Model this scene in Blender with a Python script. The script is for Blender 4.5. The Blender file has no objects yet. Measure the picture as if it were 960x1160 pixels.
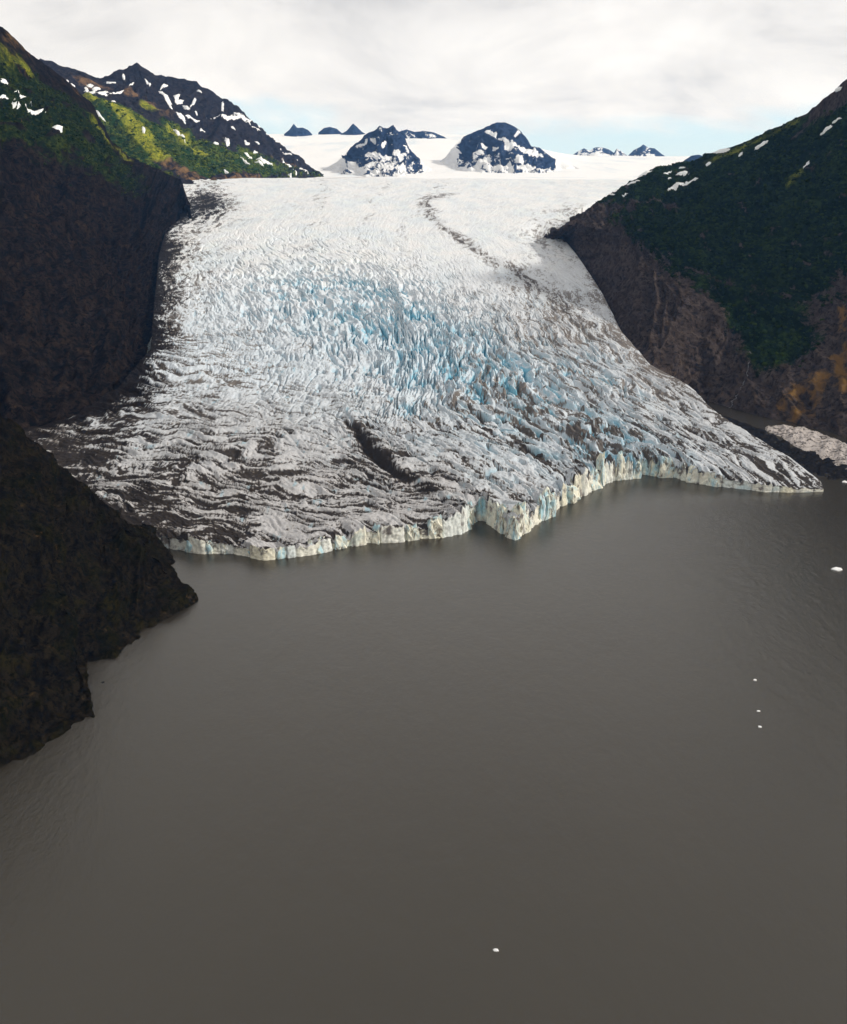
import bpy, math, random
import numpy as np
from mathutils import Vector

# ------------------------------------------------------------------ camera, sky, sun
sc = bpy.context.scene
CAM_H, FPX, CX, CY, PITCH = 400.0, 1004.6, 480.0, 580.0, math.radians(21.23)
cam_d = bpy.data.cameras.new('camera')
cam_d.sensor_fit = 'VERTICAL'
cam_d.angle_y = 2 * math.atan(580.0 / FPX)
cam_d.clip_start, cam_d.clip_end = 1.0, 80000.0
cam = bpy.data.objects.new('camera', cam_d)
cam.location = (0, 0, CAM_H)
cam.rotation_euler = (math.pi / 2 - PITCH, 0, 0)
sc.collection.objects.link(cam)
sc.camera = cam

SUN_DIR = Vector((0.80, -0.12, 0.52)).normalized()          # towards the sun: from the right
SUN_EL = math.asin(SUN_DIR.z)
SUN_AZ = math.atan2(SUN_DIR.x, SUN_DIR.y)

world = bpy.data.worlds.new('World')
sc.world = world
world.use_nodes = True
wn, wl = world.node_tree.nodes, world.node_tree.links
wn.clear()


def N(nodes, kind, **kw):
    n = nodes.new(kind)
    for k, v in kw.items():
        if k == 'inp':
            for a, b in v.items():
                n.inputs[a].default_value = b
        else:
            setattr(n, k, v)
    return n


def build_world():
    out = N(wn, 'ShaderNodeOutputWorld')
    sky = N(wn, 'ShaderNodeTexSky', sky_type='NISHITA', sun_disc=False, sun_elevation=SUN_EL,
            sun_rotation=SUN_AZ, altitude=400.0, air_density=1.0, dust_density=0.1, ozone_density=2.0)
    bg_nish = N(wn, 'ShaderNodeBackground', inp={'Strength': 0.15})
    wl.new(sky.outputs[0], bg_nish.inputs['Color'])
    veil = N(wn, 'ShaderNodeBackground', inp={'Color': (0.48, 0.65, 0.78, 1), 'Strength': 1.0})   # thin high cloud in the clear gaps
    bg_sky = N(wn, 'ShaderNodeMixShader', inp={0: 0.78})
    wl.new(bg_nish.outputs[0], bg_sky.inputs[1]); wl.new(veil.outputs[0], bg_sky.inputs[2])
    tc = N(wn, 'ShaderNodeTexCoord')
    nrm = N(wn, 'ShaderNodeVectorMath', operation='NORMALIZE')
    wl.new(tc.outputs['Generated'], nrm.inputs[0])
    sep = N(wn, 'ShaderNodeSeparateXYZ')
    wl.new(nrm.outputs[0], sep.inputs[0])
    zp = N(wn, 'ShaderNodeMath', operation='ADD', inp={1: 0.30})
    zm = N(wn, 'ShaderNodeMath', operation='MAXIMUM', inp={1: 0.0})
    wl.new(sep.outputs['Z'], zm.inputs[0])
    wl.new(zm.outputs[0], zp.inputs[0])
    dx = N(wn, 'ShaderNodeMath', operation='DIVIDE')
    dy = N(wn, 'ShaderNodeMath', operation='DIVIDE')
    wl.new(sep.outputs['X'], dx.inputs[0]); wl.new(zp.outputs[0], dx.inputs[1])
    wl.new(sep.outputs['Y'], dy.inputs[0]); wl.new(zp.outputs[0], dy.inputs[1])
    com = N(wn, 'ShaderNodeCombineXYZ')
    wl.new(dx.outputs[0], com.inputs[0]); wl.new(dy.outputs[0], com.inputs[1])
    com.inputs[2].default_value = 11.3
    n1 = N(wn, 'ShaderNodeTexNoise', inp={'Scale': 1.5, 'Detail': 8.0, 'Roughness': 0.56, 'Distortion': 0.25})
    n2 = N(wn, 'ShaderNodeTexNoise', inp={'Scale': 1.9, 'Detail': 9.0, 'Roughness': 0.58, 'Distortion': 0.35})
    wl.new(com.outputs[0], n1.inputs['Vector']); wl.new(com.outputs[0], n2.inputs['Vector'])
    # cover: closed deck overhead, opening towards the far clear band at the horizon
    el = N(wn, 'ShaderNodeMapRange', interpolation_type='SMOOTHSTEP',
           inp={'From Min': 0.0, 'From Max': 0.13, 'To Min': -0.13, 'To Max': 0.40})
    wl.new(sep.outputs['Z'], el.inputs['Value'])
    add = N(wn, 'ShaderNodeMath', operation='ADD')
    wl.new(n1.outputs['Fac'], add.inputs[0]); wl.new(el.outputs[0], add.inputs[1])
    cov = N(wn, 'ShaderNodeMapRange', interpolation_type='SMOOTHSTEP',
            inp={'From Min': 0.36, 'From Max': 0.60, 'To Min': 0.0, 'To Max': 1.0})
    wl.new(add.outputs[0], cov.inputs['Value'])
    ramp = N(wn, 'ShaderNodeValToRGB')
    wl.new(n2.outputs['Fac'], ramp.inputs[0])
    e = ramp.color_ramp.elements
    e[0].position, e[0].color = 0.32, (0.52, 0.52, 0.53, 1)
    e[1].position, e[1].color = 0.64, (0.83, 0.815, 0.80, 1)
    m = ramp.color_ramp.elements.new(0.47); m.color = (0.71, 0.70, 0.695, 1)
    bg_c = N(wn, 'ShaderNodeBackground', inp={'Strength': 1.0})
    wl.new(ramp.outputs[0], bg_c.inputs['Color'])
    thick = N(wn, 'ShaderNodeMapRange', interpolation_type='SMOOTHSTEP', inp={'From Min': 0.22, 'From Max': 0.80, 'To Min': 1.03, 'To Max': 0.55})  # added dimming of the unseen deck overhead, for darker near water and slopes
    wl.new(sep.outputs['Z'], thick.inputs['Value']); wl.new(thick.outputs[0], bg_c.inputs['Strength'])
    mix = N(wn, 'ShaderNodeMixShader')
    wl.new(cov.outputs[0], mix.inputs[0]); wl.new(bg_sky.outputs[0], mix.inputs[1]); wl.new(bg_c.outputs[0], mix.inputs[2])
    wl.new(mix.outputs[0], out.inputs['Surface'])


build_world()
sun_d = bpy.data.lights.new('sun', 'SUN')
sun_d.energy, sun_d.angle, sun_d.color = 2.2, math.radians(3.0), (1.0, 0.965, 0.91)
sun = bpy.data.objects.new('sun', sun_d)
sun.rotation_euler = SUN_DIR.to_track_quat('Z', 'Y').to_euler()
sc.collection.objects.link(sun)
sc.view_settings.view_transform = 'Standard'
sc.view_settings.look = 'None'
sc.view_settings.exposure = 0.3
sc.view_settings.gamma = 1.0
sc.cycles.use_denoising = True
sc.cycles.volume_bounces = 1

# ------------------------------------------------------------------ numbers
_rng = np.random.RandomState(7)
_G2 = _rng.randn(4096, 2); _G2 /= np.linalg.norm(_G2, axis=1)[:, None]
_R1 = _rng.rand(4096)
_R2 = _rng.rand(4096)


def _h2(ix, iy, seed=0):
    h = (ix.astype(np.int64) * 73856093) ^ (iy.astype(np.int64) * 19349663) ^ (seed * 83492791 + 12345)
    h = (h ^ (h >> 13)) * 1274126177
    return ((h ^ (h >> 16)) & 4095).astype(np.int32)


def gn(x, y, seed=0):
    """gradient noise, about -1..1"""
    ix, iy = np.floor(x), np.floor(y)
    fx, fy = x - ix, y - iy
    ix, iy = ix.astype(np.int64), iy.astype(np.int64)
    ux, uy = fx * fx * fx * (fx * (fx * 6 - 15) + 10), fy * fy * fy * (fy * (fy * 6 - 15) + 10)

    def d(a, b):
        g = _G2[_h2(ix + a, iy + b, seed)]
        return g[..., 0] * (fx - a) + g[..., 1] * (fy - b)
    n0 = d(0, 0) * (1 - ux) + d(1, 0) * ux
    n1 = d(0, 1) * (1 - ux) + d(1, 1) * ux
    return (n0 * (1 - uy) + n1 * uy) * 1.5


def fbm(x, y, octv=4, seed=0, gain=0.5):
    s, a, t = 0.0, 1.0, 0.0
    for o in range(octv):
        s = s + a * gn(x * 2 ** o + 17.3 * o, y * 2 ** o - 9.1 * o, seed + o)
        t += a; a *= gain
    return s / t * 1.3


def ridged(x, y, octv=4, seed=0, gain=0.5):
    s, a, t = 0.0, 1.0, 0.0
    for o in range(octv):
        n = 1 - np.abs(gn(x * 2 ** o + 7.7 * o, y * 2 ** o + 3.1 * o, seed + o)) * 1.25
        s = s + a * n * n
        t += a; a *= gain
    return s / t


def voro(x, y, seed=0):
    """F1, F2, random value of the nearest cell"""
    ix, iy = np.floor(x).astype(np.int64), np.floor(y).astype(np.int64)
    f1 = np.full(x.shape, 9.0); f2 = np.full(x.shape, 9.0); cid = np.zeros(x.shape)
    for a in (-1, 0, 1):
        for b in (-1, 0, 1):
            h = _h2(ix + a, iy + b, seed)
            d = np.hypot(ix + a + _R1[h] - x, iy + b + _R2[h] - y)
            nearer = d < f1
            f2 = np.where(nearer, f1, np.minimum(f2, d))
            cid = np.where(nearer, _R1[(h * 7 + 11) & 4095], cid)
            f1 = np.where(nearer, d, f1)
    return f1, f2, cid


def sstep(a, b, x):
    t = np.clip((x - a) / (b - a), 0, 1)
    return t * t * (3 - 2 * t)


SP, CP = math.sin(PITCH), math.cos(PITCH)


def ray(px, py):
    x, y = (px - CX) / FPX, (CY - py) / FPX
    return np.array([x, y * SP + CP, y * CP - SP])


def at_y(px, py, Y):                         # the point of a pixel's ray at ground distance Y
    d = ray(px, py)
    return np.array([0, 0, CAM_H]) + d * (Y / d[1])


def at_z(px, py, z):                         # the point of a pixel's ray on a level plane
    d = ray(px, py)
    return np.array([0, 0, CAM_H]) + d * ((z - CAM_H) / d[2])


def project(P):
    x, y, z = P[..., 0], P[..., 1], P[..., 2] - CAM_H
    dep = y * CP - z * SP
    up = y * SP + z * CP
    return CX + FPX * x / dep, CY - FPX * up / dep


# ------------------------------------------------------------------ mesh helpers
COL = sc.collection


def link(name, me, parent=None, mat=None):
    o = bpy.data.objects.new(name, me)
    COL.objects.link(o)
    if parent: o.parent = parent
    if mat and me is not None and not me.materials: me.materials.append(mat)
    return o


def grid_mesh(name, P, smooth=True, attrs=None, flip=False):
    nv, nu = P.shape[:2]
    me = bpy.data.meshes.new(name)
    V = P.reshape(-1, 3).astype(np.float32)
    a = (np.arange(nv - 1)[:, None] * nu + np.arange(nu - 1)[None, :]).ravel()
    q = np.stack([a, a + 1, a + nu + 1, a + nu], 1)
    if flip: q = q[:, ::-1]
    me.vertices.add(len(V)); me.vertices.foreach_set('co', V.ravel())
    me.loops.add(q.size); me.loops.foreach_set('vertex_index', q.ravel().astype(np.int32))
    me.polygons.add(len(q)); me.polygons.foreach_set('loop_start', np.arange(0, q.size, 4, dtype=np.int32))
    me.polygons.foreach_set('use_smooth', np.full(len(q), smooth))
    me.update(calc_edges=True)
    for k, v in (attrs or {}).items():
        at = me.color_attributes.new(k, 'FLOAT_COLOR', 'POINT')
        c = np.ones((len(V), 4), np.float32)
        c[:, :3] = v.reshape(-1, 3)
        at.data.foreach_set('color', c.ravel())
    return me


def grid_normals(P):
    du = np.gradient(P, axis=1); dv = np.gradient(P, axis=0)
    n = np.cross(du, dv)
    n /= np.linalg.norm(n, axis=2)[..., None] + 1e-9
    return n * np.sign(n[..., 2:3] + 1e-6)


# ------------------------------------------------------------------ materials
def new_mat(name):
    m = bpy.data.materials.new(name)
    m.use_nodes = True
    m.node_tree.nodes.clear()
    nt = m.node_tree
    out = N(nt.nodes, 'ShaderNodeOutputMaterial')
    b = N(nt.nodes, 'ShaderNodeBsdfPrincipled')
    nt.links.new(b.outputs[0], out.inputs[0])
    return m, nt, b


def noise(nt, scale, detail=5, rough=0.6, dist=0.0, stretch=None, src='Object'):
    tc = N(nt.nodes, 'ShaderNodeNewGeometry' if src == 'pos' else 'ShaderNodeTexCoord')
    src = 'Position' if src == 'pos' else src
    n = N(nt.nodes, 'ShaderNodeTexNoise', inp={'Scale': scale, 'Detail': detail, 'Roughness': rough, 'Distortion': dist})
    if stretch:
        mp = N(nt.nodes, 'ShaderNodeMapping')
        mp.inputs['Scale'].default_value = stretch
        nt.links.new(tc.outputs[src], mp.inputs[0]); nt.links.new(mp.outputs[0], n.inputs['Vector'])
    else:
        nt.links.new(tc.outputs[src], n.inputs['Vector'])
    return n.outputs['Fac']


def mixc(nt, fac, a, b, blend='MIX'):
    m = N(nt.nodes, 'ShaderNodeMix', data_type='RGBA', blend_type=blend)
    for i, v in ((0, fac), (6, a), (7, b)):
        if isinstance(v, (int, float)): m.inputs[i].default_value = v
        elif isinstance(v, tuple): m.inputs[i].default_value = (*v, 1)
        else: nt.links.new(v, m.inputs[i])
    return m.outputs[2]


def maprange(nt, v, a, b, c=0.0, d=1.0):
    m = N(nt.nodes, 'ShaderNodeMapRange', interpolation_type='SMOOTHSTEP',
          inp={'From Min': a, 'From Max': b, 'To Min': c, 'To Max': d})
    nt.links.new(v, m.inputs['Value'])
    return m.outputs[0]


def math2(nt, op, a, b):
    m = N(nt.nodes, 'ShaderNodeMath', operation=op)
    for i, v in ((0, a), (1, b)):
        if isinstance(v, (int, float)): m.inputs[i].default_value = v
        else: nt.links.new(v, m.inputs[i])
    return m.outputs[0]


def bump(nt, b, h, dist, strength=1.0):
    bp = N(nt.nodes, 'ShaderNodeBump', inp={'Distance': dist, 'Strength': strength})
    nt.links.new(h, bp.inputs['Height'])
    nt.links.new(bp.outputs[0], b.inputs['Normal'])


def attr(nt, name):
    a = N(nt.nodes, 'ShaderNodeAttribute', attribute_name=name)
    s = N(nt.nodes, 'ShaderNodeSeparateColor')
    nt.links.new(a.outputs['Color'], s.inputs[0])
    return s.outputs


def ice_material(name, with_attr=True):
    m, nt, b = new_mat(name)
    b.inputs['Roughness'].default_value = 0.6
    b.inputs['Specular IOR Level'].default_value = 0.02
    f2 = noise(nt, 0.5, 5, 0.7)
    if with_attr:
        at = N(nt.nodes, 'ShaderNodeAttribute', attribute_name='mask')
        col = mixc(nt, maprange(nt, f2, 0.40, 0.66), mixc(nt, 0.0, at.outputs['Color'], (1, 1, 1)),
                   mixc(nt, 1.0, at.outputs['Color'], (0.80, 0.78, 0.77), 'MULTIPLY'))
    else:
        st = noise(nt, 0.10, 5, 0.7, 0.4, (1, 1, 0.35), 'pos')
        col = mixc(nt, maprange(nt, st, 0.42, 0.62), (0.80, 0.77, 0.63), (0.42, 0.62, 0.68))
        st2 = noise(nt, 0.16, 6, 0.7, 0.3, (1, 1, 0.5), 'pos')
        col = mixc(nt, maprange(nt, st2, 0.47, 0.66), col, (0.16, 0.135, 0.105))
    nt.links.new(col, b.inputs['Base Color'])
    bump(nt, b, f2, 1.2, 0.5)
    return m


def snow_material(name):
    m, nt, b = new_mat(name)
    b.inputs['Roughness'].default_value = 0.75
    b.inputs['Specular IOR Level'].default_value = 0.1
    f = noise(nt, 0.02, 5, 0.6)
    nt.links.new(mixc(nt, f, (0.94, 0.94, 0.94), (0.84, 0.84, 0.84)), b.inputs['Base Color'])
    bump(nt, b, noise(nt, 0.15, 4), 0.8, 0.3)
    return m


def icefield_material(name):
    m, nt, b = new_mat(name)
    b.inputs['Roughness'].default_value = 0.8
    b.inputs['Specular IOR Level'].default_value = 0.1
    f = noise(nt, 0.004, 6, 0.6, 0.3, (1, 0.25, 1))
    g = noise(nt, 0.02, 5, 0.65, 0.2, (1, 0.4, 1))
    col = mixc(nt, maprange(nt, f, 0.48, 0.68), (0.95, 0.94, 0.93), (0.78, 0.83, 0.86))
    d = attr(nt, 'mask')
    col = mixc(nt, math2(nt, 'MULTIPLY', d[0], maprange(nt, g, 0.3, 0.6)), col, (0.16, 0.14, 0.13))
    nt.links.new(col, b.inputs['Base Color'])
    bump(nt, b, g, 3.0, 0.3)
    return m


def hill_material(name, rock, rock2, veg, veg2, ochre=(0.17, 0.095, 0.03), scale=1.0, snow=False):
    m, nt, b = new_mat(name)
    b.inputs['Roughness'].default_value = 0.95
    b.inputs['Specular IOR Level'].default_value = 0.0
    f = noise(nt, 0.02 * scale, 7, 0.68, 0.4)
    g = noise(nt, 0.12 * scale, 6, 0.72)
    st = noise(nt, 0.045 * scale, 7, 0.7, 0.25, (1, 1, 0.6))
    base = mixc(nt, maprange(nt, st, 0.36, 0.66), rock, rock2)
    base = mixc(nt, maprange(nt, g, 0.46, 0.62), base, tuple(c * 0.42 for c in rock))
    v, o, s = attr(nt, 'mask')[:3]
    base = mixc(nt, maprange(nt, math2(nt, 'ADD', o, math2(nt, 'MULTIPLY', math2(nt, 'SUBTRACT', st, 0.5), 2.6)), 0.30, 1.05), base, ochre)
    green = mixc(nt, maprange(nt, f, 0.44, 0.64), veg, veg2)
    green = mixc(nt, maprange(nt, g, 0.44, 0.64), green, tuple(c * 0.5 for c in veg))
    vv = math2(nt, 'ADD', v, math2(nt, 'ADD', math2(nt, 'MULTIPLY', math2(nt, 'SUBTRACT', g, 0.5), 0.9), math2(nt, 'MULTIPLY', math2(nt, 'SUBTRACT', f, 0.5), 1.1)))
    col = mixc(nt, maprange(nt, vv, 0.40, 0.60), base, green)
    if not snow:
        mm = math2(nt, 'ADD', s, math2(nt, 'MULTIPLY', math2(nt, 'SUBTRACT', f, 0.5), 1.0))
        col = mixc(nt, maprange(nt, mm, 0.30, 0.85), col, mixc(nt, maprange(nt, g, 0.4, 0.62), (0.34, 0.33, 0.03), (0.10, 0.13, 0.014)))  # yellow grass strips with sunlight from cloud gaps put into the colour
    if snow:
        ss = math2(nt, 'ADD', s, math2(nt, 'MULTIPLY', math2(nt, 'SUBTRACT', g, 0.5), 1.1))
        col = mixc(nt, maprange(nt, ss, 0.47, 0.55), col, (0.9, 0.9, 0.9))
    nt.links.new(col, b.inputs['Base Color'])
    bump(nt, b, g, 5.0 / scale, 0.6)
    return m


def water_material():
    m, nt, b = new_mat('lake_water')
    b.inputs['Base Color'].default_value = (0.075, 0.066, 0.056, 1)
    b.inputs['Roughness'].default_value = 0.24
    b.inputs['IOR'].default_value = 1.78
    b.inputs['Specular Tint'].default_value = (1.0, 0.965, 0.87, 1)
    w1 = noise(nt, 0.22, 5, 0.7, 0.2, (1, 0.6, 1))
    w2 = noise(nt, 0.9, 4, 0.65)
    w3 = noise(nt, 0.06, 6, 0.7, 0.3, (1, 0.45, 1))
    bump(nt, b, math2(nt, 'ADD', math2(nt, 'MULTIPLY', w3, 2.0), math2(nt, 'ADD', w1, math2(nt, 'MULTIPLY', w2, 0.5))), 1.0, 0.28)
    big = noise(nt, 0.006, 4, 0.55, 0.3)
    col = mixc(nt, big, (0.032, 0.026, 0.018), (0.022, 0.018, 0.0125))
    nt.links.new(col, b.inputs['Base Color'])
    return m


M_ICE = ice_material('glacier_ice')
M_CLIFF = ice_material('cliff_ice', False)
M_SNOW = snow_material('snow')
M_FIELD = icefield_material('icefield_snow')
M_WATER = water_material()
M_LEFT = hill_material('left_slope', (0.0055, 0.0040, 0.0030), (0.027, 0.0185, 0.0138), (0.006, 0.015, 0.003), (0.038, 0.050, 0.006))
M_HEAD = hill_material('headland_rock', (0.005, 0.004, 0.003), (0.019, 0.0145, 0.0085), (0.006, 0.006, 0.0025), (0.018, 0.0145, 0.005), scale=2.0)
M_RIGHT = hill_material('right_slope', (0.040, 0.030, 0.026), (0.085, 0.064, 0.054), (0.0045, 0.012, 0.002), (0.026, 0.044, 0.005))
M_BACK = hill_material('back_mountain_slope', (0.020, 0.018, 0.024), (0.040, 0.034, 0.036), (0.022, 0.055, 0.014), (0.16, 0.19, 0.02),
                       ochre=(0.22, 0.13, 0.06), scale=0.7)
M_PEAK = hill_material('hazed_peak_rock', (0.022, 0.042, 0.098), (0.038, 0.060, 0.118), (0.05, 0.05, 0.05), (0.06, 0.06, 0.06), scale=0.3, snow=True)  # blue of the distant haze is put into this rock colour
M_MORAINE = hill_material('moraine_debris', (0.012, 0.011, 0.012), (0.026, 0.023, 0.022), (0.02, 0.02, 0.02), (0.03, 0.03, 0.03), scale=3.0)


def setting(o, label=None):
    o['kind'] = 'structure'
    if label: o['label'] = label
    return o


def thing(o, label, cat, group=None):
    o['label'] = label; o['category'] = cat
    if group: o['group'] = group
    return o


# ------------------------------------------------------------------ lake
def build_lake():
    xs = np.linspace(-9000, 9000, 37); ys = np.linspace(-6000, 9000, 31)
    X, Y = np.meshgrid(xs, ys)
    me = grid_mesh('lake', np.stack([X, Y, np.zeros_like(X)], 2))
    setting(link('lake', me, mat=M_WATER))


build_lake()

# ------------------------------------------------------------------ glacier: mean surface
PY = [0, 880, 960, 1080, 1300, 1500, 1700, 2100, 2500, 2900, 3300, 3600, 5500, 7000]
PZ = [0, 20, 27, 42, 70, 97, 126, 180, 233, 287, 342, 351, 352, 430]


def prof(Y):
    return np.interp(Y, PY, PZ)


def on_prof(px, py, drop=0.0):
    Ys = np.linspace(700, 5400, 4000)
    d = ray(px, py)
    zr = CAM_H + d[2] * Ys / d[1]
    i = np.argmax(zr < prof(Ys) - drop)
    if i == 0 and not zr[0] < prof(Ys[0]) - drop: i = len(Ys) - 1
    return at_y(px, py, Ys[i])


FRONT = [(60, 640), (130, 628), (188, 621), (230, 627), (262, 627), (300, 634), (350, 629), (385, 621), (420, 615), (455, 613),
         (500, 608), (522, 604), (534, 594), (545, 588), (556, 592), (568, 602), (580, 610), (594, 603), (607, 594),
         (640, 571), (664, 559), (688, 546), (703, 543), (718, 542), (726, 537), (745, 540), (765, 541), (780, 546), (800, 549), (830, 553),
         (865, 557), (900, 558), (934, 557)]
FRONT_W = np.array([at_z(px, py, 0) for px, py in FRONT])
LEFT_B = [at_z(60, 640, 0), on_prof(-70, 560, 14), on_prof(-60, 522, 14), on_prof(0, 499, 14), on_prof(80, 475, 12),
          on_prof(138, 441, 12), on_prof(170, 402, 10), on_prof(174, 352, 10), on_prof(180, 292, 10), on_prof(188, 262, 8),
          on_prof(204, 248, 6), on_prof(200, 226, 5), on_prof(196, 210, 3), at_y(170, 204, 3560)]
RIGHT_B = [at_z(934, 557, 0), at_z(930, 548, 2), at_z(893, 527, 3), at_z(850, 508, 4), at_z(808, 487, 6), at_z(786, 468, 12), at_z(768, 452, 24),
           on_prof(738, 413, 34), on_prof(704, 368, 20), on_prof(684, 329, 14), on_prof(655, 289, 12), on_prof(634, 266, 12),
           on_prof(655, 238, 8), on_prof(695, 215, 4), at_y(740, 204, 3560)]
CLIFF_Z = np.interp(np.arange(len(FRONT)), [0, 2, 5, 10, 14, 17, 21, 25, 27, 28, 30, 32], [11, 14, 17, 22, 30, 37, 42, 40, 31, 18, 10, 3])


def tps_fit(xy, z):
    n = len(xy)
    r2 = ((xy[:, None] - xy[None]) ** 2).sum(2) + 1e-9
    K = 0.5 * r2 * np.log(r2)
    A = np.zeros((n + 3, n + 3))
    A[:n, :n] = K + np.eye(n) * 2.0
    A[:n, n] = 1; A[:n, n + 1:] = xy; A[n, :n] = 1; A[n + 1:, :n] = xy.T
    return np.linalg.solve(A, np.r_[z, 0, 0, 0])


_ctl, _cz = [], []
for p, z in zip(FRONT_W[::2], CLIFF_Z[::2]): _ctl.append(p[:2]); _cz.append(z)
for p in LEFT_B[1:] + RIGHT_B[1:]: _ctl.append(p[:2]); _cz.append(p[2])
for Y in (1120, 1300, 1500, 1700, 1950, 2250, 2600, 2950, 3280, 3560):
    for X in (-260, -60, 130):
        _ctl.append(np.array([X * (0.8 + Y / 6000), Y])); _cz.append(prof(Y))
for px, py, dz in ((600, 500, 10), (680, 470, 28), (720, 500, 28), (760, 500, 36)):
    p = on_prof(px, py, dz); _ctl.append(p[:2]); _cz.append(p[2])
_ctl = np.array(_ctl) / 1000; _cz = np.array(_cz)
_tw = tps_fit(_ctl, _cz)


def gsurf(X, Y):
    x, y = np.asarray(X) / 1000, np.asarray(Y) / 1000
    s = _tw[-3] + _tw[-2] * x + _tw[-1] * y
    for (a, b), w in zip(_ctl, _tw[:-3]):
        r2 = (x - a) ** 2 + (y - b) ** 2 + 1e-9
        s = s + w * 0.5 * r2 * np.log(r2)
    return s


def on_glacier(px, py):
    Ys = np.linspace(700, 4200, 1500)
    d = ray(px, py)
    zr = CAM_H + d[2] * Ys / d[1]
    below = zr < gsurf(d[0] * Ys / d[1], Ys)
    i = int(np.argmax(below)) if below.any() else len(Ys) - 1
    return at_y(px, py, Ys[i])


def curve(pts, t):
    pts = np.array(pts)
    L = np.r_[0, np.cumsum(np.linalg.norm(np.diff(pts[:, :2], axis=0), axis=1))]
    L /= L[-1]
    return np.stack([np.interp(t, L, pts[:, k]) for k in range(pts.shape[1])], -1)


NU, NV, NC = 960, 900, 20
uu = np.linspace(0, 1, NU)
ww = np.linspace(0, 1, NV)
KV = 1.7
vv = (np.exp(KV * ww) - 1) / (math.exp(KV) - 1)


def coons():
    c0 = curve(FRONT_W[:, :2], uu)
    c1 = np.array(LEFT_B[-1][:2])[None] * (1 - uu)[:, None] + np.array(RIGHT_B[-1][:2])[None] * uu[:, None]
    d0 = curve([p[:2] for p in LEFT_B], vv)
    d1 = curve([p[:2] for p in RIGHT_B], vv)
    U, V = uu[None, :, None], vv[:, None, None]
    P = (1 - V) * c0[None] + V * c1[None] + (1 - U) * d0[:, None] + U * d1[:, None]
    P -= (1 - U) * (1 - V) * c0[0] + U * (1 - V) * c0[-1] + (1 - U) * V * c1[0] + U * V * c1[-1]
    return P


def blob(X, Y, px, py, rx, ry, ang=0.0):
    """soft elliptic patch on the ice, laid round the ground point under a photo pixel"""
    o = on_glacier(px, py)[:2]
    a = (on_glacier(px + rx * 0.5, py)[:2] - o) * 2
    b = (on_glacier(px, py - ry * 0.5)[:2] - o) * 2
    J = np.linalg.inv(np.stack([a, b], 1))
    dx, dy = X - o[0], Y - o[1]
    s, t = J[0, 0] * dx + J[0, 1] * dy, J[1, 0] * dx + J[1, 1] * dy
    if ang:
        c, n = math.cos(ang), math.sin(ang)
        # rotate in a frame scaled back to pixels
        sx, tx = s * rx, t * ry
        s, t = (c * sx + n * tx) / rx, (-n * sx + c * tx) / ry
    return np.exp(-(s * s + t * t))


def near_line(X, Y, pix):
    pts = [on_glacier(*p)[:2] for p in pix]
    best = np.full(X.shape, 1e9); side = np.zeros(X.shape)
    for a, b in zip(pts[:-1], pts[1:]):
        ab = b - a; L2 = (ab ** 2).sum()
        t = np.clip(((X - a[0]) * ab[0] + (Y - a[1]) * ab[1]) / L2, 0, 1)
        qx, qy = X - a[0] - t * ab[0], Y - a[1] - t * ab[1]
        d = np.hypot(qx, qy)
        sd = np.sign(ab[0] * qy - ab[1] * qx)
        side = np.where(d < best, sd, side)
        best = np.minimum(best, d)
    return best, side


def ice_colour(clean, dirt, blue, var):
    mixn = lambda a, b, t: a * (1 - t[..., None]) + np.array(b) * t[..., None]
    c = clean * (1 + 0.12 * var[..., None])
    c = mixn(c, (0.17, 0.52, 0.68), np.clip(blue, 0, 1) * 0.9)
    c = mixn(c, (0.25, 0.225, 0.205), sstep(0.04, 0.50, dirt))
    c = mixn(c, (0.042, 0.035, 0.031), sstep(0.45, 0.95, dirt))
    return np.clip(c, 0.01, 0.9)


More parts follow.
